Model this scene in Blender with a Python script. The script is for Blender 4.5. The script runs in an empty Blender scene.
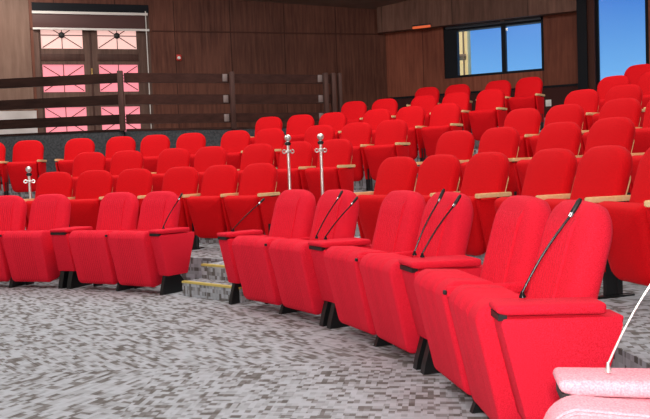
import bpy, bmesh, math, random
from math import sin, cos, pi, radians
from mathutils import Vector, Matrix
random.seed(4)
SC = bpy.context.scene
COL = SC.collection

# ------------------------------------------------------------------ materials
def new_mat(name):
    m = bpy.data.materials.new(name); m.use_nodes = True
    nt = m.node_tree
    return m, nt, nt.nodes['Principled BSDF'], nt.nodes, nt.links

def plain(name, col, rough=.5, metal=0., spec=.5):
    m, nt, p, N, L = new_mat(name)
    p.inputs['Base Color'].default_value = (*col, 1); p.inputs['Roughness'].default_value = rough
    p.inputs['Metallic'].default_value = metal; p.inputs['Specular IOR Level'].default_value = spec
    return m

def ramp(N, stops):
    r = N.new('ShaderNodeValToRGB'); e = r.color_ramp.elements
    e[0].position, e[0].color = stops[0][0], (*stops[0][1], 1)
    e[1].position, e[1].color = stops[-1][0], (*stops[-1][1], 1)
    for pos, c in stops[1:-1]:
        x = e.new(pos); x.color = (*c, 1)
    return r

def fabric(name, c1, c2, scale=260, bump=.25, sheen=.2, stitch=False):
    m, nt, p, N, L = new_mat(name)
    tc = N.new('ShaderNodeTexCoord')
    n = N.new('ShaderNodeTexNoise'); n.inputs['Scale'].default_value = scale; n.inputs['Detail'].default_value = 2
    L.new(tc.outputs['Object'], n.inputs['Vector'])
    r = ramp(N, [(.35, c1), (.65, c2)]); L.new(n.outputs['Fac'], r.inputs['Fac'])
    out = r.outputs['Color']
    if stitch:   # darker thread along the channels sewn into the middle of the cushion
        sp = N.new('ShaderNodeSeparateXYZ'); L.new(tc.outputs['Object'], sp.inputs[0])
        def mth(op, a, v):
            q = N.new('ShaderNodeMath'); q.operation = op; L.new(a, q.inputs[0])
            if v is not None: q.inputs[1].default_value = v
            return q.outputs[0]
        fr = mth('FRACT', mth('MULTIPLY', mth('ADD', sp.outputs['X'], .14 + .0127 * 40 + .0022), 1 / .02545), None)
        on = mth('LESS_THAN', fr, .19); mid = mth('LESS_THAN', mth('ABSOLUTE', sp.outputs['X'], None), .138)
        both = N.new('ShaderNodeMath'); both.operation = 'MULTIPLY'; L.new(on, both.inputs[0]); L.new(mid, both.inputs[1])
        mx = N.new('ShaderNodeMixRGB'); mx.blend_type = 'MULTIPLY'; mx.inputs['Color2'].default_value = (.72, .55, .55, 1)
        L.new(both.outputs[0], mx.inputs['Fac']); L.new(out, mx.inputs['Color1']); out = mx.outputs['Color']
    L.new(out, p.inputs['Base Color'])
    b = N.new('ShaderNodeBump'); b.inputs['Strength'].default_value = bump; b.inputs['Distance'].default_value = .002
    L.new(n.outputs['Fac'], b.inputs['Height']); L.new(b.outputs['Normal'], p.inputs['Normal'])
    p.inputs['Roughness'].default_value = .75; p.inputs['Specular IOR Level'].default_value = .12
    p.inputs['Sheen Weight'].default_value = sheen; p.inputs['Sheen Roughness'].default_value = .45
    p.inputs['Sheen Tint'].default_value = (1, .3, .45, 1)
    return m

def wood(name, dark, light, sx=9, sz=.6, seam=None, rough=.45, vertical=True, patch=.5):
    """grain runs along local z (vertical) or local x; seam = (panel width, seam darkness)"""
    m, nt, p, N, L = new_mat(name)
    tc = N.new('ShaderNodeTexCoord')
    mp = N.new('ShaderNodeMapping')
    mp.inputs['Scale'].default_value = (sx, sx, sz) if vertical else (sz, sx, sx)
    L.new(tc.outputs['Object'], mp.inputs['Vector'])
    n = N.new('ShaderNodeTexNoise'); n.inputs['Scale'].default_value = 1.6; n.inputs['Detail'].default_value = 6; n.inputs['Roughness'].default_value = .65
    L.new(mp.outputs['Vector'], n.inputs['Vector'])
    big = N.new('ShaderNodeTexNoise'); big.inputs['Scale'].default_value = .9; big.inputs['Detail'].default_value = 3
    L.new(tc.outputs['Object'], big.inputs['Vector'])
    mix = N.new('ShaderNodeMath'); mix.operation = 'MULTIPLY_ADD'; mix.inputs[1].default_value = patch
    L.new(big.outputs['Fac'], mix.inputs[0]); 
    sub = N.new('ShaderNodeMath'); sub.operation = 'SUBTRACT'; sub.inputs[1].default_value = patch * .5
    L.new(n.outputs['Fac'], sub.inputs[0]); L.new(sub.outputs[0], mix.inputs[2])
    r = ramp(N, [(.28, dark), (.72, light)]); L.new(mix.outputs[0], r.inputs['Fac'])
    out = r.outputs['Color']
    if seam:
        sp = N.new('ShaderNodeSeparateXYZ'); L.new(tc.outputs['Object'], sp.inputs[0])
        d = N.new('ShaderNodeMath'); d.operation = 'DIVIDE'; d.inputs[1].default_value = seam[0]; L.new(sp.outputs['X'], d.inputs[0])
        f = N.new('ShaderNodeMath'); f.operation = 'FRACT'; L.new(d.outputs[0], f.inputs[0])
        lt = N.new('ShaderNodeMath'); lt.operation = 'LESS_THAN'; lt.inputs[1].default_value = .018 / seam[0]; L.new(f.outputs[0], lt.inputs[0])
        fl = N.new('ShaderNodeMath'); fl.operation = 'FLOOR'; L.new(d.outputs[0], fl.inputs[0])
        wn = N.new('ShaderNodeTexWhiteNoise'); wn.noise_dimensions = '1D'; L.new(fl.outputs[0], wn.inputs['W'])
        hsv = N.new('ShaderNodeHueSaturation')
        mr = N.new('ShaderNodeMapRange'); mr.inputs['To Min'].default_value = .8; mr.inputs['To Max'].default_value = 1.2
        L.new(wn.outputs['Value'], mr.inputs['Value']); L.new(mr.outputs[0], hsv.inputs['Value']); L.new(out, hsv.inputs['Color'])
        mx = N.new('ShaderNodeMixRGB'); mx.blend_type = 'MULTIPLY'; L.new(lt.outputs[0], mx.inputs['Fac'])
        L.new(hsv.outputs['Color'], mx.inputs['Color1']); mx.inputs['Color2'].default_value = (seam[1],) * 3 + (1,)
        out = mx.outputs['Color']
    L.new(out, p.inputs['Base Color'])
    p.inputs['Roughness'].default_value = rough; p.inputs['Specular IOR Level'].default_value = .12
    return m

def carpet(name):
    """grey loop carpet of small light and dark blocks; the lay turns from strip to strip"""
    m, nt, p, N, L = new_mat(name)
    tc = N.new('ShaderNodeTexCoord')
    def cells(rot, sx, sy, seed):
        mp = N.new('ShaderNodeMapping'); mp.inputs['Rotation'].default_value = (0, 0, rot)
        L.new(tc.outputs['Object'], mp.inputs['Vector'])
        a = N.new('ShaderNodeVectorMath'); a.operation = 'MULTIPLY'; a.inputs[1].default_value = (sx, sy, 28)
        L.new(mp.outputs[0], a.inputs[0])
        b = N.new('ShaderNodeVectorMath'); b.operation = 'ADD'; b.inputs[1].default_value = (seed, seed * 2, .43); L.new(a.outputs[0], b.inputs[0])
        c = N.new('ShaderNodeVectorMath'); c.operation = 'FLOOR'; L.new(b.outputs[0], c.inputs[0])
        w = N.new('ShaderNodeTexWhiteNoise'); w.noise_dimensions = '3D'; L.new(c.outputs[0], w.inputs['Vector'])
        return w.outputs['Value']
    def lay(rot, sx, sy, seed):
        u = cells(rot, sx, sy, seed); v = cells(rot, sx * .5, sy * .8, seed + 7.3)
        mm = N.new('ShaderNodeMath'); mm.operation = 'MULTIPLY_ADD'; mm.inputs[1].default_value = .6; L.new(u, mm.inputs[0])
        s = N.new('ShaderNodeMath'); s.operation = 'MULTIPLY'; s.inputs[1].default_value = .4; L.new(v, s.inputs[0]); L.new(s.outputs[0], mm.inputs[2])
        return mm.outputs[0]
    A = lay(radians(8), 34, 27, 3.1)
    B = lay(radians(52), 18, 38, 11.7)
    Cc = lay(radians(-62), 19, 34, 23.9)
    sp = N.new('ShaderNodeSeparateXYZ'); L.new(tc.outputs['Object'], sp.inputs[0])
    gy = N.new('ShaderNodeMath'); gy.operation = 'GREATER_THAN'; gy.inputs[1].default_value = 4.5; L.new(sp.outputs['Y'], gy.inputs[0])
    gx = N.new('ShaderNodeMath'); gx.operation = 'LESS_THAN'; gx.inputs[1].default_value = -1.0; L.new(sp.outputs['X'], gx.inputs[0])
    m1 = N.new('ShaderNodeMixRGB'); L.new(gx.outputs[0], m1.inputs['Fac']); L.new(A, m1.inputs['Color1']); L.new(Cc, m1.inputs['Color2'])
    m2 = N.new('ShaderNodeMixRGB'); L.new(gy.outputs[0], m2.inputs['Fac']); L.new(m1.outputs[0], m2.inputs['Color1']); L.new(B, m2.inputs['Color2'])
    r = ramp(N, [(.12, (.14, .13, .125)), (.34, (.215, .21, .21)), (.44, (.35, .37, .395)), (.75, (.455, .485, .53))])
    L.new(m2.outputs[0], r.inputs['Fac']); L.new(r.outputs['Color'], p.inputs['Base Color'])
    n = N.new('ShaderNodeTexNoise'); n.inputs['Scale'].default_value = 150; L.new(tc.outputs['Object'], n.inputs['Vector'])
    b = N.new('ShaderNodeBump'); b.inputs['Strength'].default_value = .4; b.inputs['Distance'].default_value = .004
    L.new(n.outputs['Fac'], b.inputs['Height']); L.new(b.outputs['Normal'], p.inputs['Normal'])
    p.inputs['Roughness'].default_value = .95; p.inputs['Specular IOR Level'].default_value = .1
    return m

def noisy(name, c1, c2, scale, rough=.9):
    m, nt, p, N, L = new_mat(name)
    tc = N.new('ShaderNodeTexCoord'); n = N.new('ShaderNodeTexNoise'); n.inputs['Scale'].default_value = scale; n.inputs['Detail'].default_value = 4
    L.new(tc.outputs['Object'], n.inputs['Vector'])
    r = ramp(N, [(.35, c1), (.65, c2)]); L.new(n.outputs['Fac'], r.inputs['Fac']); L.new(r.outputs['Color'], p.inputs['Base Color'])
    p.inputs['Roughness'].default_value = rough; p.inputs['Specular IOR Level'].default_value = .2
    return m

def glowing(name, col, strength):
    m, nt, p, N, L = new_mat(name)
    p.inputs['Base Color'].default_value = (*[c * .5 for c in col], 1)
    p.inputs['Emission Color'].default_value = (*col, 1); p.inputs['Emission Strength'].default_value = strength
    return m

def glass(name):
    m, nt, p, N, L = new_mat(name)
    N.remove(p); o = N['Material Output']
    t = N.new('ShaderNodeBsdfTransparent'); g = N.new('ShaderNodeBsdfGlossy'); g.inputs['Roughness'].default_value = .22
    mx = N.new('ShaderNodeMixShader'); mx.inputs['Fac'].default_value = .012
    L.new(t.outputs[0], mx.inputs[1]); L.new(g.outputs[0], mx.inputs[2]); L.new(mx.outputs[0], o.inputs['Surface'])
    return m

RED = fabric('red_fabric', (.62, .0026, .006), (.80, .005, .012), sheen=.03)
REDF = fabric('red_front_fabric', (.74, .009, .023), (.95, .024, .062), scale=300, bump=.7, sheen=.04)
REDS = fabric('red_stitched_fabric', (.74, .009, .023), (.95, .024, .062), scale=300, bump=.7, sheen=.04, stitch=True)
REDFLASH = fabric('flash_bleached_red_fabric', (.66, .27, .32), (.84, .41, .46), scale=200, bump=.6, sheen=.1)  # red fabric with the flash's overexposure put into its colour
BEECH = wood('beech_wood', (.88, .58, .26), (.95, .74, .42), sx=20, sz=2, vertical=False, rough=.35)
PLY = wood('ply_edge', (.80, .50, .22), (.90, .64, .34), sx=20, sz=2, rough=.4)
BLACK = plain('black_steel', (.012, .013, .014), .35, .3)
DARKSLOT = plain('black_plastic', (.01, .008, .008), .5)
MICB = plain('mic_black', (.02, .02, .022), .3, .6)
CHROME = plain('chrome', (.86, .85, .82), .28, .85)
SILVER = plain('mic_silver', (.6, .6, .62), .25, 1.)
CARPET = carpet('grey_block_carpet')
PARAPET = noisy('dark_carpet_cladding', (.045, .05, .055), (.085, .092, .10), 30)
YELLOW = plain('yellow_nosing', (.62, .50, .13), .5)
WALLW = wood('wall_wood', (.088, .030, .020), (.215, .082, .054), sx=10, sz=.7, seam=(1.18, .35))
WALLR = wood('side_wall_wood', (.165, .042, .024), (.33, .10, .056), sx=10, sz=.7, seam=(.86, .5))
UPPERW = wood('upper_wood', (.12, .056, .040), (.24, .12, .086), sx=8, sz=.7, seam=(1.6, .5))
DADO = plain('dado_maroon', (.065, .022, .020), .7, spec=.1)
DKFRAME = plain('dark_window_frame', (.008, .009, .013), .5, spec=.12)
PILAST = plain('brown_pilaster', (.085, .030, .021), .5, spec=.1)
DOORW = wood('door_frame_wood', (.085, .046, .036), (.18, .105, .082), sx=9, sz=.8)
DOORD = wood('door_panel_wood', (.055, .026, .021), (.105, .052, .042), sx=9, sz=.8)
PELMET = plain('pelmet_maroon', (.085, .030, .027), .6)
STRIP = plain('white_strip', (.78, .74, .70), .4)
PANE_T = glowing('frosted_pane_pale', (.95, .58, .52), .84)
PANE_B = glowing('frosted_pane_pink', (.96, .27, .33), .88)
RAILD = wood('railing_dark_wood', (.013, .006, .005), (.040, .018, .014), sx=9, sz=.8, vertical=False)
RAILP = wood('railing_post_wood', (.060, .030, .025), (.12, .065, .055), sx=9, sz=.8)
PLATE = plain('bracket_metal', (.26, .20, .19), .5, .2)
WHITEW = noisy('pale_wainscot', (.52, .47, .45), (.66, .61, .60), 3)
CEIL = noisy('ceiling_brown', (.17, .10, .075), (.22, .13, .10), 2)
PLAIN = noisy('plaster_cream', (.55, .50, .45), (.62, .57, .52), 2)
WHITE = plain('white_plastic', (.9, .89, .85), .4)
ALARM = plain('alarm_red', (.7, .03, .02), .35)
ORANGE = glowing('orange_strip', (1., .16, .05), .55)
GOLD = plain('brass', (.75, .5, .18), .3, .8)
EXT = noisy('exterior_render', (.97, .76, .34), (.98, .82, .42), 6)
EXTD = plain('exterior_dark', (.22, .15, .09), .7)
GLASS = glass('window_glass')

# ------------------------------------------------------------------ mesh helpers
def link(name, bm, mat, parent=None, smooth=True, M=None):
    if M is not None: bmesh.ops.transform(bm, matrix=M, verts=bm.verts)
    bmesh.ops.recalc_face_normals(bm, faces=bm.faces)
    me = bpy.data.meshes.new(name); bm.to_mesh(me); bm.free()
    me.materials.append(mat)
    if smooth:
        me.polygons.foreach_set('use_smooth', [True] * len(me.polygons))
        me.set_sharp_from_angle(angle=radians(38))
    o = bpy.data.objects.new(name, me); COL.objects.link(o)
    if parent: o.parent = parent
    return o

def box(bm, x0, x1, y0, y1, z0, z1, bev=0, seg=2, M=None):
    """axis box; optional bevel"""
    r = bmesh.ops.create_cube(bm, size=1)
    vs = r['verts']
    for v in vs:
        v.co = Vector((x0 + (v.co.x + .5) * (x1 - x0), y0 + (v.co.y + .5) * (y1 - y0), z0 + (v.co.z + .5) * (z1 - z0)))
    if M is not None: bmesh.ops.transform(bm, matrix=M, verts=vs)
    if bev > 0:
        es = list({e for v in vs for e in v.link_edges})
        bmesh.ops.bevel(bm, geom=es, offset=bev, segments=seg, profile=.5, affect='EDGES', clamp_overlap=True)

def newbox(*a, **k):
    bm = bmesh.new(); box(bm, *a, **k); return bm

def prism(bm, pts, z0, z1):
    lo = [bm.verts.new((x, y, z0)) for x, y in pts]; hi = [bm.verts.new((x, y, z1)) for x, y in pts]
    n = len(pts)
    f1 = bm.faces.new(lo[::-1]); f2 = bm.faces.new(hi)
    for i in range(n): bm.faces.new((lo[i], lo[(i + 1) % n], hi[(i + 1) % n], hi[i]))
    bmesh.ops.triangulate(bm, faces=[f1, f2])

def side_prism(bm, prof, xw, bev=0, seg=2):
    """profile in (y,z); xw(y,z) -> half-width (left, right) so that a wedge is possible"""
    L_ = [bm.verts.new((xw(y, z)[0], y, z)) for y, z in prof]; R_ = [bm.verts.new((xw(y, z)[1], y, z)) for y, z in prof]
    n = len(prof)
    bm.faces.new(L_); bm.faces.new(R_[::-1])
    for i in range(n): bm.faces.new((L_[i], R_[i], R_[(i + 1) % n], L_[(i + 1) % n]))
    if bev > 0:
        bmesh.ops.bevel(bm, geom=list(bm.edges), offset=bev, segments=seg, profile=.5, affect='EDGES', clamp_overlap=True)

def tube(bm, pts, r, n=8, cap=True):
    pts = [Vector(p) for p in pts]; rings = []
    rr = r if isinstance(r, (list, tuple)) else [r] * len(pts)
    prev = None
    for i, p in enumerate(pts):
        t = (pts[min(i + 1, len(pts) - 1)] - pts[max(i - 1, 0)]).normalized()
        a = Vector((1, 0, 0)) if abs(t.x) < .9 else Vector((0, 1, 0))
        if prev is not None: a = prev
        u = (a - t * a.dot(t)).normalized(); prev = u; w = t.cross(u)
        rings.append([bm.verts.new(p + (u * cos(2 * pi * k / n) + w * sin(2 * pi * k / n)) * rr[i]) for k in range(n)])
    for a, b in zip(rings, rings[1:]):
        for k in range(n): bm.faces.new((a[k], a[(k + 1) % n], b[(k + 1) % n], b[k]))
    if cap: bm.faces.new(rings[0][::-1]); bm.faces.new(rings[-1])

def lathe(bm, prof, n=16, c=(0, 0, 0)):
    rings = []
    for r, z in prof:
        rings.append([bm.verts.new((c[0] + r * cos(2 * pi * k / n), c[1] + r * sin(2 * pi * k / n), c[2] + z)) for k in range(n)])
    for a, b in zip(rings, rings[1:]):
        for k in range(n): bm.faces.new((a[k], a[(k + 1) % n], b[(k + 1) % n], b[k]))
    bm.faces.new(rings[0][::-1]); bm.faces.new(rings[-1])

def outline(w0, w1, h, rb, rt, crown=0., n=6):
    """rounded outline in (x,z), z from 0 to h; w0 bottom width, w1 top width, corner radii rb / rt"""
    pts = []
    def arc(cx, cz, r, a0, a1):
        for i in range(n + 1):
            a = a0 + (a1 - a0) * i / n
            pts.append([cx + r * cos(a), cz + r * sin(a)])
    arc(-w0 / 2 + rb, rb, rb, pi, 1.5 * pi); arc(w0 / 2 - rb, rb, rb, 1.5 * pi, 2 * pi)
    arc(w1 / 2 - rt, h - rt, rt, 0, .5 * pi)
    for i in range(1, 6): pts.append([(w1 / 2 - rt) * (1 - 2 * i / 6), h])
    arc(-w1 / 2 + rt, h - rt, rt, .5 * pi, pi)
    for p in pts:
        if p[1] > h * .5: p[1] += crown * max(0, 1 - (2 * p[0] / w1) ** 2) * min(1, (p[1] - h * .5) / (h * .3))
    return pts

def pad(bm, pts, t, r, bulge=.012, M=None):
    """cushion: outline pts (x,z) with thickness t along +y (front face at y=0)"""
    xs = [p[0] for p in pts]; zs = [p[1] for p in pts]
    cx, cz = (min(xs) + max(xs)) / 2, (min(zs) + max(zs)) / 2
    hw, hh = (max(xs) - min(xs)) / 2, (max(zs) - min(zs)) / 2
    layers = []
    for a in (0, 30, 60, 90): layers.append((t - r + r * cos(radians(a)), r * (1 - sin(radians(a)))))
    for a in (90, 60, 30, 0): layers.append((r - r * cos(radians(a)), r * (1 - sin(radians(a)))))
    layers += [(-bulge * .6, r + hw * .18), (-bulge, r + hw * .42)]
    rings = []
    for y, ins in layers:
        kx, kz = 1 - ins / hw, 1 - ins / hh
        rings.append([bm.verts.new((cx + (p[0] - cx) * kx, y, cz + (p[1] - cz) * kz)) for p in pts])
    n = len(pts)
    for a, b in zip(rings, rings[1:]):
        for k in range(n): bm.faces.new((a[k], a[(k + 1) % n], b[(k + 1) % n], b[k]))
    bm.faces.new(rings[0]); bm.faces.new(rings[-1][::-1])
    if M is not None: bmesh.ops.transform(bm, matrix=M, verts=bm.verts)

def ribbed(bm, w, z0, z1, y, amp=.004, nribs=9, M=None, top=None):
    """upholstered insert with vertical channels, standing just proud of the pad it is sewn to"""
    nx, nz = nribs * 4, 10
    g = []
    for j in range(nz + 1):
        z = z0 + (z1 - z0) * j / nz; row = []
        for i in range(nx + 1):
            x = -w / 2 + w * i / nx
            edge = min(i, nx - i, 4) / 4 * min(j, nz - j, 1)
            d = -amp * abs(sin(pi * nribs * i / nx)) ** .6
            row.append(bm.verts.new((x, y + (d if edge > 0 else .012) - .003 * (edge > 0), z)))
        g.append(row)
    for j in range(nz):
        for i in range(nx): bm.faces.new((g[j][i], g[j][i + 1], g[j + 1][i + 1], g[j + 1][i]))
    if M is not None: bmesh.ops.transform(bm, matrix=M, verts=bm.verts)

# ------------------------------------------------------------------ object helpers
def tag(o, label=None, cat=None, group=None, kind=None):
    for k, v in (('label', label), ('category', cat), ('group', group), ('kind', kind)):
        if v: o[k] = v
    return o

def thing(name, loc=(0, 0, 0), rz=0, label=None, cat=None, group=None):
    o = bpy.data.objects.new(name, None); COL.objects.link(o); o.empty_display_size = .1
    o.location = loc; o.rotation_euler = (0, 0, rz)
    return tag(o, label, cat, group)

def struct(name, bm, mat, parent=None, smooth=False, loc=None, rz=0):
    o = link(name, bm, mat, parent, smooth)
    if parent is None: tag(o, kind='structure')
    if loc is not None: o.location = loc; o.rotation_euler = (0, 0, rz)
    return o

def dup(root):
    r = root.copy(); COL.objects.link(r)
    for ch in [c for c in root.children]:
        c = ch.copy(); COL.objects.link(c); c.parent = r
        for g in [q for q in ch.children]:
            d = g.copy(); COL.objects.link(d); d.parent = c
    return r

ORD = ['first', 'second', 'third', 'fourth', 'fifth', 'sixth', 'seventh', 'eighth', 'ninth', 'tenth', 'eleventh', 'twelfth']

# ------------------------------------------------------------------ layout numbers (metres)
O = Vector((-4.890, 2.799)); R1 = 5.55             # front row: centre and radius of the chair fronts
Cc = Vector((-4.558, 2.998)); R2 = 6.740 - .367; DP = 1.280   # raised rows: chair fronts
Z2, DZ = .262, .2636                                # first raised floor, rise per row
DK = .1242                                          # angle of one seat module in the front row
TA, TB = .7403, 1.2849
TC = -.169
def zrow(k): return Z2 + DZ * (k - 2)
def rrow(k): return R2 + DP * (k - 2)
def redge(k): return rrow(k) - .483                 # front edge of a tier
def polar(c, r, t): return (c.x + r * cos(t), c.y + r * sin(t))

# ------------------------------------------------------------------ setting: floor and tiers
bm = bmesh.new(); box(bm, -9.2, 12.6, -3.6, 18.6, -.2, 0)
struct('floor', bm, CARPET)
def sector(bm, c, r0, r1, t0, t1, z0, z1, n=72):
    pts = [polar(c, r0, t0 + (t1 - t0) * i / n) for i in range(n + 1)] + [polar(c, r1, t1 + (t0 - t1) * i / n) for i in range(n + 1)]
    n1 = len(pts); h = n + 1
    lo = [bm.verts.new((*p, z0)) for p in pts]; hi = [bm.verts.new((*p, z1)) for p in pts]
    for i in range(n):
        bm.faces.new((hi[i], hi[i + 1], hi[n1 - 2 - i], hi[n1 - 1 - i]))
        bm.faces.new((lo[i + 1], lo[i], lo[n1 - 1 - i], lo[n1 - 2 - i]))
    for i in range(n1): bm.faces.new((lo[i], lo[(i + 1) % n1], hi[(i + 1) % n1], hi[i]))
for k in range(2, 8):
    bm = bmesh.new(); sector(bm, Cc, redge(k), redge(k + 1) + .02, -.45, 1.86 if k < 5 else 1.7, 0 if k == 2 else zrow(k) - .32, zrow(k))
    struct('floor', bm, CARPET)
# railing line and landing
P0, P1, P2, P3 = (-9.1, 13.74), (-3.315, 13.2), (-1.585, 13.9), (.20, 14.65)
ZL = 1.842
COR = Vector((1.51, 17.849)); BD = Vector((.955, .296)); RD = Vector((.913, -.408))
def bw(s, off=0):  # point on the back wall
    p = COR + BD * s + Vector((BD.y, -BD.x)) * off; return (p.x, p.y)
def rw(s, off=0):
    p = COR + RD * s + Vector((RD.y, -RD.x)) * off; return (p.x, p.y)
pts = [P0, P1, P2, P3] + [polar(Cc, redge(8), 1.18 - (1.18 - .3) * i / 24) for i in range(25)] + [rw(9.5, .0), (COR.x, COR.y), bw(-11.2)]
bm = bmesh.new(); prism(bm, pts, 1.2, ZL); struct('floor', bm, CARPET)

# steps in the stair aisle
def step(rc, depth, th, width, z0, z1, name='floor'):
    x, y = polar(Cc, rc, th); rz = th - pi / 2
    bm = newbox(-width / 2, width / 2, 0, depth, z0 - z0, z1 - z0)
    o = struct(name, bm, CARPET, loc=(x, y, z0), rz=rz)
    n = link('nosing', newbox(-width / 2, width / 2, -.006, .035, z1 - z0 - .012, z1 - z0 + .006), YELLOW, o, smooth=False)
    return o
AT = .838
step(5.25, .27, AT, .80, .001, .131)
step(5.485, .41, AT, .80, .001, Z2 - .001)
for k in range(3, 8):
    step(redge(k) - .30, .32, AT - .004 * (k - 3), .90, zrow(k - 1) + .001, zrow(k - 1) + .132)

# parapet below the railing
def wall_line(bm, a, b, z0, z1, th=.1, shift=0):
    a, b = Vector(a), Vector(b); d = (b - a).normalized(); nn = Vector((-d.y, d.x))
    q = [a + nn * shift, b + nn * shift, b + nn * (shift + th), a + nn * (shift + th)]
    prism(bm, [(v.x, v.y) for v in q], z0, z1)
bm = bmesh.new()
for a, b in ((P0, P1), (P1, P2), (P2, P3)): wall_line(bm, a, b, .3, 1.862, .1, -.05)
struct('wall_parapet', bm, PARAPET)

# ------------------------------------------------------------------ back wall with the double door
BANG = math.atan2(BD.y, BD.x)
def on_back(name, bm, mat, parent=None, smooth=False):
    o = struct(name, bm, mat, parent, smooth)
    if parent is None: o.location = (COR.x, COR.y, 0); o.rotation_euler = (0, 0, BANG)
    return o
# local x = along wall (negative to the left), local y = into the wall, z up
HT = 6.6
DL, DR, DT = -7.48, -5.22, 4.60
bm = bmesh.new()
box(bm, -11.2, DL, 0, .25, 0, HT); box(bm, DR, .4, 0, .25, 0, HT); box(bm, DL, DR, 0, .25, DT, HT); box(bm, DL, DR, 0, .25, 0, ZL)
on_back('wall_back', bm, WALLW)
bm = bmesh.new(); box(bm, -11.2, DL - .02, -.012, -.002, 4.075, 4.10); box(bm, DR + .05, -.05, -.012, -.002, 4.06, 4.085)
on_back('trim_1', bm, PILAST)
bm = newbox(-11.2, -7.50, -.04, -.003, ZL + .005, 2.47); on_back('trim_2', bm, WHITEW)
PALEW = wood('pale_wall_veneer', (.15, .085, .062), (.25, .155, .118), sx=7, sz=.6)
on_back('trim_8', newbox(-11.2, DL - .06, -.02, -.013, 2.475, HT), PALEW)
# door
door = thing('door_1', (COR.x, COR.y, 0), BANG); tag(door, kind='structure')
bm = bmesh.new()
box(bm, DL, DL + .1, -.012, .12, ZL + .002, 4.375); box(bm, DR - .06, DR, -.012, .12, ZL + .002, DT); box(bm, DL + .1, DR - .06, .03, .12, 4.42, DT)
link('door_frame', bm, DOORW, door, False)
link('dark_header', newbox(DL + .002, DR - .002, -.02, .028, 4.43, DT), DKFRAME, door, False)
link('pelmet', newbox(DL + .005, DR - .09, -.05, .0, 4.10, 4.375, bev=.004), PELMET, door)
link('curtain_track', newbox(DL + .0, DR - .03, -.075, -.03, 4.375, 4.425), STRIP, door, False)
link('curtain_track', newbox(DL + .0, DR - .01, -.075, -.03, 4.062, 4.10), STRIP, door, False)
link('draw_rod', newbox(DR - .08, DR - .062, -.078, -.06, ZL + .01, 4.46), STRIP, door, False)
ROWS = [(3.705, 4.24), (2.84, 3.39), (2.00, 2.535)]
LEAF = [(-7.345, -6.553), (-6.262, -5.493)]
for li, (x0, x1) in enumerate(LEAF):
    a, b = (DL + .1, -6.406) if li == 0 else (-6.4055, DR - .06)
    bm = bmesh.new()
    box(bm, a, x0, .03, .09, ZL + .005, 4.42); box(bm, x1, b, .03, .09, ZL + .005, 4.42)
    zz = [ZL + .005, ROWS[2][0]]
    for z0, z1 in ((ZL + .005, ROWS[2][0]), (ROWS[2][1], ROWS[1][0]), (ROWS[1][1], ROWS[0][0]), (ROWS[0][1], 4.42)): box(bm, x0, x1, .03, .09, z0, z1)
    leaf = link('door_leaf', bm, DOORW, door, False)
    link('recessed_panel', newbox(x0 - .02, x1 + .02, .018, .05, 3.46, 3.60, bev=.004), DOORD, leaf)
    for ri, (z0, z1) in enumerate(ROWS):
        link('frosted_pane', newbox(x0, x1, .06, .075, z0, z1), PANE_T if ri == 0 else PANE_B, leaf, False)
        bm = bmesh.new(); cx, cz = (x0 + x1) / 2, (z0 + z1) / 2
        for ang in (0, 90, 33.5, -33.5):
            hl = (x1 - x0) / 2 if ang == 0 else (z1 - z0) / 2 if ang == 90 else math.hypot(x1 - x0, z1 - z0) / 2 - .03
            M = Matrix.Translation((cx, .053, cz)) @ Matrix.Rotation(-radians(ang), 4, 'Y')
            box(bm, -hl, hl, -.006, .006, -.008, .008, M=M)
        link('glazing_bars', bm, DOORD, leaf, False)
        if ri == 0:
            bm = bmesh.new(); bmesh.ops.create_uvsphere(bm, u_segments=14, v_segments=10, radius=.062)
            link('boss', bm, DARKSLOT, leaf, M=Matrix.Translation((cx, .03, cz)) @ Matrix.Diagonal((1, .5, 1, 1)))
link('meeting_strip', newbox(-6.425, -6.39, .018, .032, ZL + .01, 4.41, bev=.003), DOORD, door)
bm = bmesh.new(); tube(bm, [(-6.405, .03, 3.30), (-6.405, -.02, 3.30), (-6.405, -.02, 3.02), (-6.405, .03, 3.02)], .014)
link('pull_handle', bm, GOLD, door)

# fire alarm sounder
t = thing('wall_alarm', (*bw(-4.65, .0), 3.53), BANG, 'small red alarm sounder with white lens on the wood wall right of the door', 'alarm')
link('housing', newbox(-.05, .05, -.05, -.001, -.06, .06, bev=.012), ALARM, t)
bm = bmesh.new(); lathe(bm, [(.034, 0), (.034, .012), (.022, .026)], 14)
link('lens', bm, WHITE, t, M=Matrix.Translation((0, -.048, -.012)) @ Matrix.Rotation(pi / 2, 4, 'X'))

# ------------------------------------------------------------------ right wall with its windows
RANG = math.atan2(RD.y, RD.x)
def on_right(name, bm, mat, parent=None, smooth=False):
    o = struct(name, bm, mat, parent, smooth)
    if parent is None: o.location = (COR.x, COR.y, 0); o.rotation_euler = (0, 0, RANG)
    return o
W1, W2 = (1.345, 3.48, 2.965, 4.14), (4.50, 5.50, 2.10, 5.30)
bm = bmesh.new()
box(bm, 0, W1[0], 0, .3, 0, HT); box(bm, W1[0], W1[1], 0, .3, 0, W1[2]); box(bm, W1[0], W1[1], 0, .3, W1[3], HT)
box(bm, W1[1], W2[0], 0, .3, 0, HT); box(bm, W2[0], W2[1], 0, .3, 0, W2[2]); box(bm, W2[0], W2[1], 0, .3, W2[3], HT); box(bm, W2[1], 12.0, 0, .3, 0, HT)
on_right('wall_right', bm, WALLR)
on_right('trim_3', newbox(-.1, 4.17, -.22, -.003, 4.09, 6.5), UPPERW)          # bulkhead over the window
on_right('trim_4', newbox(.0, 4.17, -.045, -.003, ZL + .005, 2.60), DADO)      # dado
on_right('trim_5', newbox(.0, 4.17, -.06, -.003, 2.602, 2.645), DKFRAME)
bm = bmesh.new(); box(bm, 4.172, 4.36, -.26, -.002, ZL + .005, 5.6); on_right('trim_6', bm, DKFRAME)
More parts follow.
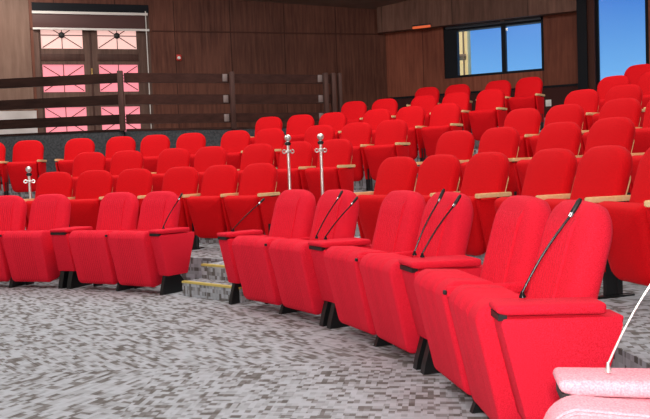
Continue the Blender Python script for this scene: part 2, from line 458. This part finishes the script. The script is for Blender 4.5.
on_right('trim_7', newbox(4.362, 4.498, -.16, -.002, ZL + .005, 5.6), PILAST)
# window 1
w = thing('window_1', (COR.x, COR.y, 0), RANG); tag(w, kind='structure')
bm = bmesh.new(); x0, x1, z0, z1 = W1
box(bm, x0, 1.64, .03, .22, z0, z1); box(bm, 3.425, x1, .03, .22, z0, z1); box(bm, 1.64, 3.425, .03, .22, 3.985, z1); box(bm, 1.64, 3.425, .03, .22, z0, 3.02); box(bm, 2.59, 2.68, .06, .22, 3.02, 3.985)
link('window_frame', bm, DKFRAME, w, False)
link('blind_rail', newbox(1.40, 3.43, -.03, .028, 4.03, 4.10, bev=.01), plain('blind_rail_grey', (.05, .055, .07), .4), w)
link('blind_bracket', newbox(2.60, 2.68, -.05, .02, 4.07, 4.145), PLATE, w, False)
link('window_latch', newbox(2.70, 2.735, .045, .06, 3.88, 3.93), SILVER, w, False)
for a, b in ((1.64, 2.59), (2.68, 3.425)): link('pane', newbox(a, b, .15, .156, 3.02, 3.985), GLASS, w, False)
# window 2 (tall)
w = thing('window_2', (COR.x, COR.y, 0), RANG); tag(w, kind='structure')
bm = bmesh.new(); x0, x1, z0, z1 = W2
box(bm, x0, 4.565, .0, .22, z0, z1); box(bm, 5.44, x1, .0, .22, z0, z1); box(bm, 4.565, 5.44, .0, .22, z0, z0 + .07); box(bm, 4.565, 5.44, .0, .22, z1 - .07, z1)
link('window_frame', bm, DKFRAME, w, False)
link('pane', newbox(4.565, 5.44, .12, .126, z0 + .07, z1 - .07), GLASS, w, False)
# things on the right wall
t = thing('wall_socket', (*rw(3.555, .046), 2.285), RANG, 'square white wall plate on the dark dado beyond the top left block', 'socket')
link('plate', newbox(-.058, .058, -.012, -.001, -.068, .068, bev=.004), WHITE, t)
link('rocker', newbox(-.022, .022, -.018, -.012, -.03, .03, bev=.002), WHITE, t)
t = thing('strip_light', (*rw(.93, .221), 4.10), RANG, 'narrow orange strip light under the wooden bulkhead near the wall corner', 'lamp')
link('housing', newbox(-.21, .21, -.05, -.001, .03, .06, bev=.004), DARKSLOT, t)
link('diffuser', newbox(-.20, .20, -.045, -.004, -.02, .03, bev=.006), ORANGE, t)
# pillar outside the window
t = thing('exterior_pillar', (*rw(.86, -3.0), 0), RANG, 'yellow rendered building pillar outside the left window pane', 'pillar')
link('shaft', newbox(.0, .30, 0, .35, -.2, 6.2, bev=.01), EXT, t)
link('pipe_bracket', newbox(.04, .26, -.05, -.001, 3.80, 3.88, bev=.01), EXTD, t)
bm = bmesh.new(); tube(bm, [(.20, -.03, -.2), (.20, -.03, 6.1)], .02); link('downpipe', bm, EXTD, t)

# ceiling and the unseen rest of the hall
def zceil(x, y): return 4.62 + .0163 * (x - 1.51) - .184 * (y - 17.849)
bm = bmesh.new(); q = [(-9.3, -3.7), (12.7, -3.7), rw(12, -.02), (COR.x, COR.y + .02), bw(-11.2, -.02)]; nq = len(q)
vs = [bm.verts.new((x, y, zceil(x, y))) for x, y in q] + [bm.verts.new((x, y, zceil(x, y) + .2)) for x, y in q]
bm.faces.new(vs[:nq]); bm.faces.new(vs[nq:][::-1])
for i in range(nq): bm.faces.new((vs[i], vs[(i + 1) % nq], vs[nq + (i + 1) % nq], vs[nq + i]))
struct('ceiling', bm, CEIL)
struct('wall_left', newbox(-9.3, -9.1, -3.6, 14.7, 0, 9.0), PLAIN)
struct('wall_front', newbox(-9.3, 12.7, -3.7, -3.5, 0, 9.0), PLAIN)
struct('wall_side', newbox(12.4, 12.6, -3.6, 13.4, 0, 9.0), PLAIN)

# ------------------------------------------------------------------ railing
def rail_run(t, a, b, boards=True, mat=RAILD, y0=.05):
    a, b = Vector(a), Vector(b)
    for z1, hh in ((2.835, .16), (2.475, .165), (2.145, .16)):
        bm = bmesh.new(); wall_line(bm, a, b, z1 - hh, z1, .045, -.045); link('rail_board', bm, mat, t, False)
    bm = bmesh.new(); wall_line(bm, a, b, 1.865, 1.90, .12, -.06); link('base_beam', bm, mat, t, False)
def post(t, p, rz, w=.085, d=.10, mat=RAILP, top=2.86):
    M = Matrix.Translation((p[0], p[1], 0)) @ Matrix.Rotation(rz, 4, 'Z')
    return link('post', newbox(-w / 2, w / 2, -d - .05, -.05, 1.866, top, bev=.006, M=M), mat, t)
t = thing('railing', (0, 0, 0), 0, 'dark timber railing of three wide boards in front of the double door', 'railing')
a0 = math.atan2(P1[1] - P0[1], P1[0] - P0[0]); a1 = math.atan2(P2[1] - P1[1], P2[0] - P1[0]); a2 = math.atan2(P3[1] - P2[1], P3[0] - P2[0])
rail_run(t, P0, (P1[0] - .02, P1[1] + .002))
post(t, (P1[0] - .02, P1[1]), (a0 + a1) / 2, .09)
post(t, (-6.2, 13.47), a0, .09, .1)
t = thing('railing', (0, 0, 0), 0, 'brown timber railing with bracketed posts along the wood wall behind the seats', 'railing')
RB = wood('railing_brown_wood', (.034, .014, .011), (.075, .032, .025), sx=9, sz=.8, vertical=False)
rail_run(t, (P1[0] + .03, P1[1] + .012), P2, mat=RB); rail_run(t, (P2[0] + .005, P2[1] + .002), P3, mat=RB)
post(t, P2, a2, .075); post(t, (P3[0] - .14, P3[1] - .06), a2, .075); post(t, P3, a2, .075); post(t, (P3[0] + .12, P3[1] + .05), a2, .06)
for q in ((P2[0] - .10, P2[1] - .04), (P3[0] - .22, P3[1] - .09)):
    for z in (2.70, 2.33, 2.0):
        M = Matrix.Translation((q[0], q[1], z)) @ Matrix.Rotation(a2, 4, 'Z')
        link('bracket', newbox(-.045, .045, -.058, -.046, 0, .13, bev=.003, M=M), PLATE, t)

# ------------------------------------------------------------------ tip-up seats of the raised rows
def leanM(y, z, deg): return Matrix.Translation((0, y, z)) @ Matrix.Rotation(-radians(deg), 4, 'X')
def arm_parts(root, x):
    bm = bmesh.new()
    prof = [(-.012, -.16), (.012, -.16), (.026, -.13), (.031, -.08), (.028, .02), (.022, .12), (.019, .19), (-.019, .19), (-.022, .12), (-.028, .02), (-.031, -.08), (-.026, -.13)]
    prism(bm, [(a, b) for a, b in prof], 0, .034)
    bmesh.ops.bevel(bm, geom=[e for e in bm.edges if e.calc_face_angle(0) > .5], offset=.006, segments=2, affect='EDGES')
    a = link('armrest', bm, BEECH, root, M=Matrix.Translation((x, .17, .592)))
    link('arm_bracket', newbox(x - .010, x + .010, .23, .30, .56, .591), BLACK, a, False)
    bm = bmesh.new(); side_prism(bm, [(.02, .575), (.33, .585), (.30, .16), (.12, .16)], lambda y, z: (x - .013, x + .013), bev=.006)
    link('side_panel', bm, RED, root)
    bm = bmesh.new(); prism(bm, [(x - .016, .14), (x + .016, .14), (x + .016, .175), (x + .008, .18), (x + .008, .22), (x + .016, .225), (x + .016, .26), (x - .016, .26), (x - .016, .225), (x - .008, .22), (x - .008, .18), (x - .016, .175)], .010, .30)
    leg = link('leg', bm, BLACK, root, False)
    link('foot_plate', newbox(x - .03, x + .03, .06, .34, 0, .012, bev=.003), BLACK, leg, False)
def make_tipup(two_arms):
    root = thing('tip_up_seat')
    bm = bmesh.new(); pad(bm, outline(.455, .475, .555, .03, .125, .022), .10, .04, .016, leanM(.17, .405, 18))
    b = link('backrest', bm, RED, root)
    bm = bmesh.new(); pad(bm, outline(.418, .440, .40, .02, .05), .008, .002, 0, leanM(.264, .385, 18))
    link('back_shell', bm, PLY, root)
    bm = bmesh.new(); pad(bm, outline(.40, .465, .475, .08, .035), .13, .05, .016, leanM(.09, .125, -13))
    link('folded_seat', bm, RED, root)
    arm_parts(root, .258)
    if two_arms: arm_parts(root, -.258)
    bm = bmesh.new(); box(bm, -.245, .245, .20, .24, .27, .31)
    link('cross_beam', bm, BLACK, root, False)
    return root
def fix_seats():
    ROW = {  # angle of every seat, block by block (left block from the far left, right block from the stairs)
        2: ([[1.383, 1.302], [1.220, 1.124], [1.041, .960]], [[.678, .597], [.510, .400, .318], [.228]]),
        3: ([[1.406, 1.336], [1.247, 1.177], [1.087, 1.014, .941]], [[.729, .657], [.565, .492], [.402]]),
        4: ([[1.640, 1.576], [1.488], [1.416, 1.355, 1.291], [1.211, 1.150], [1.062, .998, .938]], [[.731, .671], [.596, .537]]),
        5: ([[1.214, 1.160, 1.106], [1.033, .979, .924]], [[.728, .674], [.604]]),
        6: ([[1.123, 1.074], [1.013, .965, .914]], [[.748, .698]]),
        7: ([[1.052, 1.007], [.949, .906]], [[.765, .722]]),
    }
    return ROW
protos = {}
RN = {2: 'first', 3: 'second', 4: 'third', 5: 'fourth', 6: 'fifth', 7: 'top'}
for k, (Lb, Rb) in fix_seats().items():
    nL = sum(len(b) for b in Lb); i = 0
    for side, blocks in (('left', Lb), ('right', Rb)):
        i = 0; prev = None
        for blk in blocks:
            for j, th in enumerate(blk):
                two = j == 0 and (prev is None or prev - th > .62 / rrow(k)); prev = th
                if two not in protos: protos[two] = o = make_tipup(two)
                else: o = dup(protos[two])
                o.location = (*polar(Cc, rrow(k), th), zrow(k)); o.rotation_euler = (0, 0, th - pi / 2)
                n = (nL - i) if side == 'left' else (i + 1)
                tag(o, 'red tip-up seat with beech armrest, %s raised row, %s seat %s of the stairs' % (RN[k], ORD[n - 1], side), 'seat', 'red tip-up seats in the raised rows')
                i += 1

# ------------------------------------------------------------------ front row chairs
def cushion(bm, w=.485, nx=72):
    """folded seat: one thick rounded side profile, ribbed by stitched channels that run over its top"""
    prof = []
    def arc(cy, cz, r, a0, a1, n=7):
        for i in range(n + 1):
            a = radians(a0 + (a1 - a0) * i / n); prof.append((cy + r * cos(a), cz + r * sin(a)))
    arc(-.025, .515, .085, 172, 100); arc(.10, .515, .075, 80, 0); arc(.135, .13, .05, 0, -90, 4); arc(.035, .115, .055, -90, -172, 5)
    cy = sum(p[0] for p in prof) / len(prof); cz = sum(p[1] for p in prof) / len(prof)
    rings = []
    for i in range(nx + 1):
        x = -w / 2 + w * i / nx; e = min(x + w / 2, w / 2 - x); r = .024
        k = r * (1 - math.sqrt(max(0, 1 - (1 - min(e, r) / r) ** 2)))
        groove = .008 * (1 - abs(sin(pi * 11 * (x + .14) / .28)) ** .5) if abs(x) <= .14 else 0
        ring = []
        for j, (y, z) in enumerate(prof):
            dy, dz = y - cy, z - cz; L_ = math.hypot(dy, dz); a = (k + (groove if z > .16 and y < .13 else 0))
            ring.append(bm.verts.new((x * (1 if z > .3 else .94 + .06 * z / .3), y - dy / L_ * a, z - dz / L_ * a)))
        rings.append(ring)
    n = len(prof)
    for a, b in zip(rings, rings[1:]):
        for j in range(n): bm.faces.new((a[j], a[(j + 1) % n], b[(j + 1) % n], b[j]))
    bm.faces.new(rings[0]); bm.faces.new(rings[-1][::-1])
def make_front(center_arm):
    root = thing('conference_chair')
    M = leanM(.195, .40, 16)
    bm = bmesh.new(); pad(bm, outline(.49, .47, .575, .03, .125, .02, 8), .13, .05, .014, M)
    b = link('backrest', bm, REDF, root)
    bm = bmesh.new(); ribbed(bm, .28, .04, .52, -.0125, .005, 11, M); link('ribbed_insert', bm, REDS, b)
    bm = bmesh.new(); cushion(bm); link('folded_seat', bm, REDS, root)
    bm = bmesh.new(); box(bm, -.21, .21, .20, .25, .16, .21); link('cross_beam', bm, BLACK, root, False)
    bm = bmesh.new(); box(bm, -.235, -.205, .19, .30, .0, .20, bev=.004); link('leg', bm, BLACK, root)
    bm = bmesh.new(); box(bm, .205, .235, .19, .30, .0, .20, bev=.004); link('leg', bm, BLACK, root)
    if center_arm:
        x = .262
        bm = bmesh.new(); box(bm, x - .016, x + .016, -.10, .40, .53, .58, bev=.014, seg=3); a = link('centre_armrest', bm, REDF, root)
        bm = bmesh.new(); side_prism(bm, [(-.095, .535), (.24, .535), (.22, .10), (.05, .10)], lambda y, z: (x - .014, x + .014), bev=.006)
        link('divider_panel', bm, REDF, root)
        link('end_cap', newbox(x - .012, x + .012, -.112, -.098, .545, .565, bev=.004), DARKSLOT, a)
        bm = bmesh.new(); side_prism(bm, [(.0, 0), (.30, 0), (.30, .04), (.16, .12), (.06, .12), (.02, .05)], lambda y, z: (x - .017, x + .017)); link('leg', bm, BLACK, root, False)
    return root
def make_pedestal(w, wb, name):
    """upholstered arm box with padded top; w = half-width at the front, wb = at the back"""
    root = thing(name)
    def xw(y, z):
        f = w + (wb - w) * (y + .05) / .5
        return (-f, f)
    bm = bmesh.new(); side_prism(bm, [(-.045, .545), (-.035, .565), (.405, .56), (.395, .525), (.29, .175), (.04, .175)], xw, bev=.012)
    link('box_panel', bm, REDF, root)
    bm = bmesh.new(); side_prism(bm, [(-.06, .584), (-.06, .614), (.34, .61), (.34, .567), (-.02, .574)], lambda y, z: (xw(y, z)[0] - .004, xw(y, z)[1] + .004), bev=.016, seg=3)
    p = link('padded_top', bm, REDF, root)
    bm = bmesh.new(); box(bm, -w + .006, w - .006, -.052, -.02, .556, .580); link('socket_slot', bm, DARKSLOT, root, False)
    lw = .026 if wb > .1 else .019
    for s in ((-1, 1) if wb > .1 else (0,)):
        x = s * (w - .045)
        bm = bmesh.new(); side_prism(bm, [(.0, 0), (.33, 0), (.33, .04), (.22, .18), (.05, .18), (.01, .05)], lambda y, z: (x - lw, x + lw)); link('leg', bm, BLACK, root, False)
    return root
def place(o, t0, k, c=O, r=R1, dy=0):
    t = t0 - DK * k
    o.location = (*polar(c, r + dy, t), 0); o.rotation_euler = (0, 0, t - pi / 2); return o
ch = {}
def front_chair(t0, k, arm, label):
    if arm not in ch: ch[arm] = o = make_front(arm)
    else: o = dup(ch[arm])
    place(o, t0, k); tag(o, label, 'chair', 'red front-row conference chairs')
pe = {}
def pedestal(t0, k, wide, label):
    key = wide
    if key not in pe: pe[key] = o = make_pedestal(*((.10, .125) if wide else (.066, .07)), 'arm_pedestal')
    else: o = dup(pe[key])
    place(o, t0, k); tag(o, label, 'armrest', 'upholstered arm pedestals of the front row')
def mic(t0, k, dx, label, a=.235, h=.35):
    o = thing('gooseneck_microphone'); t = t0 - DK * k; MICM = CHROME if t0 == TC else MICB; k2 = .6 if t0 == TC else 1
    x, y = polar(O, R1 + (.085 if t0 == TC else .07), t); o.location = (x + sin(t) * dx, y - cos(t) * dx, .6165); o.rotation_euler = (0, 0, t - pi / 2)
    bm = bmesh.new(); lathe(bm, [(.013 * k2, 0), (.013 * k2, .006), (.008 * k2, .014), (.006 * k2, .024)], 14); link('base', bm, MICM, o)
    d = Vector((0, a, h)).normalized(); Lh = math.hypot(a, h)
    p = [Vector((0, .006 * q, .02)) + d * (Lh - .09) * q - Vector((0, 0, .0)) + Vector((0, -.012 * sin(pi * q), 0)) for q in [i / 10 for i in range(11)]]
    bm = bmesh.new(); tube(bm, p, .0048 * k2, 8); link('gooseneck', bm, MICM, o)
    e = p[-1]
    bm = bmesh.new(); tube(bm, [e - d * .004, e + d * .012], .0085, 10); link('collar', bm, SILVER, o)
    bm = bmesh.new(); tube(bm, [e + d * .012, e + d * .018, e + d * .065, e + d * .075], [.0075, .0095, .0095, .006], 10); link('capsule', bm, DARKSLOT, o)
    tag(o, label, 'microphone', 'gooseneck microphones of the front row')

names = ['first', 'second', 'third', 'fourth', 'fifth', 'sixth']
i = 0
for m in (.95, 2.95, 5.0):
    for s in (-1, 1):
        front_chair(TA, m + s * (.41 if m > 4 else .40), s < 0, 'red ribbed front-row chair right of the stair gap, %s chair from the gap' % names[i]); i += 1
pedestal(TA, -.10, False, 'narrow red end pedestal at the stair gap, left end of the right front row')
pedestal(TA, 1.89, True, 'wide red double pedestal with two microphones, farther one in the right front row')
pedestal(TA, 3.88, True, 'wide red double pedestal with two microphones, nearer one in the right front row')
pedestal(TA, 5.89, False, 'narrow red end pedestal with padded top at the near end of the right front row')
mic(TA, -.10, 0, 'black gooseneck microphone on the end pedestal right of the stair gap', .36, .25)
mic(TA, 1.72, -.075, 'black gooseneck microphone, left of the pair on the farther double pedestal', .24, .33)
mic(TA, 1.72, .055, 'black gooseneck microphone, right of the pair on the farther double pedestal', .29, .28)
mic(TA, 3.72, -.06, 'black gooseneck microphone, left of the pair on the nearer double pedestal', .195, .36)
mic(TA, 3.72, .05, 'black gooseneck microphone, right of the pair on the nearer double pedestal', .245, .325)
mic(TA, 5.80, 0, 'large black gooseneck microphone on the near end pedestal of the right front row', .23, .356)
i = 4
for m in (-.0, 2.0):
    for s in (-1, 1):
        front_chair(TB, m + s * .385, s < 0, 'red front-row chair left of the stair gap, %s chair from the gap' % ORD[i - 1]); i -= 1
pedestal(TB, 1.0, True, 'wide red double pedestal between the two chair pairs of the left front row')
pedestal(TB, -1.0, True, 'wide red double pedestal at the left edge of the photo in the left front row')
pedestal(TB, 2.88, False, 'narrow red end pedestal at the stair gap, right end of the left front row')
mic(TB, 2.88, 0, 'thin black gooseneck microphone on the end pedestal left of the stair gap', .26, .31)
# the row section beside the camera
TC = -.169
FLASHED = [make_pedestal(.066, .07, 'arm_pedestal'), make_front(False)]
place(FLASHED[0], TC, 0, dy=.022); tag(FLASHED[0], 'red arm pedestal bleached pink by flash at the bottom right corner of the photo', 'armrest', 'upholstered arm pedestals of the front row')
place(FLASHED[1], TC, .51, dy=.022); tag(FLASHED[1], 'red front-row chair bleached pink by flash at the bottom right corner, mostly out of frame', 'chair', 'red front-row conference chairs')
for o in FLASHED:
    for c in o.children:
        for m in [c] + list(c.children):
            if m.data.materials[0] in (REDF, REDS): m.data.materials[0] = REDFLASH
mic(TC, 0, 0, 'shiny gooseneck microphone on the flash-bleached pedestal at the bottom right corner', .20, .36)

# ------------------------------------------------------------------ rope posts in the aisles
st = None
POST1, POST2 = (-.379, 8.60), (-.020, 8.60)
for x, y, z, label in ((*POST1, zrow(2) + .132, 'chrome ball-topped rope post in the stair aisle, left of the pair'),
                       (*POST2, zrow(2) + .132, 'chrome ball-topped rope post in the stair aisle, right of the pair'),
                       (-3.692, 9.814, zrow(2) - .09, 'chrome ball-topped rope post at the far left behind the front row')):
    if st is None:
        st = o = thing('rope_post')
        H = 1.07
        bm = bmesh.new(); tube(bm, [(0, 0, .012), (0, 0, H - .03)], .017, 14); link('pole', bm, CHROME, o)
        bm = bmesh.new(); lathe(bm, [(.14, 0), (.14, .01), (.05, .03), (.03, .05)], 20); link('base', bm, CHROME, o)
        bm = bmesh.new(); bmesh.ops.create_uvsphere(bm, u_segments=18, v_segments=12, radius=.038); link('ball', bm, CHROME, o, M=Matrix.Translation((0, 0, H + .005)))
        bm = bmesh.new(); lathe(bm, [(.024, 0), (.034, .01), (.034, .025), (.022, .04)], 16); link('collar', bm, BLACK, o, M=Matrix.Translation((0, 0, H - .078)))
        bm = bmesh.new()
        for s in (-1, 1):
            pts = [(s * .046 + .019 * cos(a), 0, H - .145 + .019 * sin(a)) for a in [2 * pi * q / 14 for q in range(15)]]
            tube(bm, pts, .007, 6)
        box(bm, -.03, .03, -.03, .03, H - .16, H - .128, bev=.008)
        link('rope_rings', bm, CHROME, o)
    else: o = dup(st)
    o.location = (x, y, z + .0); o.rotation_euler = (0, 0, .3)
    tag(o, label, 'post', 'chrome rope posts')

# ------------------------------------------------------------------ light
def area(name, loc, size, power, rot=(0, 0, 0), col=(1, .95, .9)):
    l = bpy.data.lights.new(name, 'AREA'); l.shape = 'RECTANGLE'; l.size, l.size_y = size; l.energy = power; l.color = col
    o = bpy.data.objects.new(name, l); o.location = loc; o.rotation_euler = rot; COL.objects.link(o); return o
for i, (x, y) in enumerate(((-6, 3), (-2, 2.5), (3, 1.5), (-5.5, 7.5), (-1, 7), (4, 6), (-4, 11.5), (1, 11), (6, 9.5))):
    area('ceiling_lamp', (x, y, zceil(x, y) - .15), (1.6, 1.6), 108, col=(1, .96, .92))
area('landing_fill', (-5.8, 14.2, zceil(-5.8, 14.2) - .1), (1.2, .5), 60, col=(1, .92, .84))  # unseen fill light, added to brighten the back wall near the door
fl = bpy.data.lights.new('camera_flash', 'POINT'); fl.energy = 360; fl.shadow_soft_size = .06; fl.color = (1, .98, .97)
fo = bpy.data.objects.new('camera_flash', fl); fo.location = (.0, -.02, 1.28); COL.objects.link(fo)

sn = bpy.data.lights.new('sun', 'SUN'); sn.energy = 3.6; sn.angle = .01; sn.color = (1, .93, .82)
so = bpy.data.objects.new('sun', sn); COL.objects.link(so); so.rotation_euler = Vector((.408 * .52, .913 * .52, -.854)).to_track_quat('-Z', 'Y').to_euler()
world = bpy.data.worlds.new('sky'); SC.world = world; world.use_nodes = True
N, L = world.node_tree.nodes, world.node_tree.links
bg = N['Background']; tc = N.new('ShaderNodeTexCoord'); sp = N.new('ShaderNodeSeparateXYZ'); L.new(tc.outputs['Generated'], sp.inputs[0])
r = ramp(N, [(.0, (.45, .66, .92)), (.09, (.17, .46, .88)), (.19, (.055, .21, .68)), (.6, (.05, .2, .62))])
L.new(sp.outputs['Z'], r.inputs['Fac']); L.new(r.outputs['Color'], bg.inputs['Color']); bg.inputs['Strength'].default_value = 1.0

# ------------------------------------------------------------------ camera
F, PITCH, ROLL, HC = 781.2, .0543, .0385, 1.1345
cam = bpy.data.cameras.new('camera'); cam.sensor_fit = 'HORIZONTAL'; cam.sensor_width = 36; cam.lens = 36 * F / 650; cam.clip_start = .02
co = bpy.data.objects.new('camera', cam); COL.objects.link(co); SC.camera = co
fw = Vector((0, cos(PITCH), -sin(PITCH))); up = Vector((0, sin(PITCH), cos(PITCH))); rt = Vector((1, 0, 0))
X = rt * cos(ROLL) - up * sin(ROLL); Y = rt * sin(ROLL) + up * cos(ROLL); Zc = -fw
Mx = Matrix((X, Y, Zc)).transposed().to_4x4(); Mx.translation = (0, 0, HC); co.matrix_world = Mx
vs = SC.view_settings; vs.view_transform = 'Standard'; vs.look = 'None'; vs.exposure = 0.0; vs.gamma = 1; vs.use_curve_mapping = False
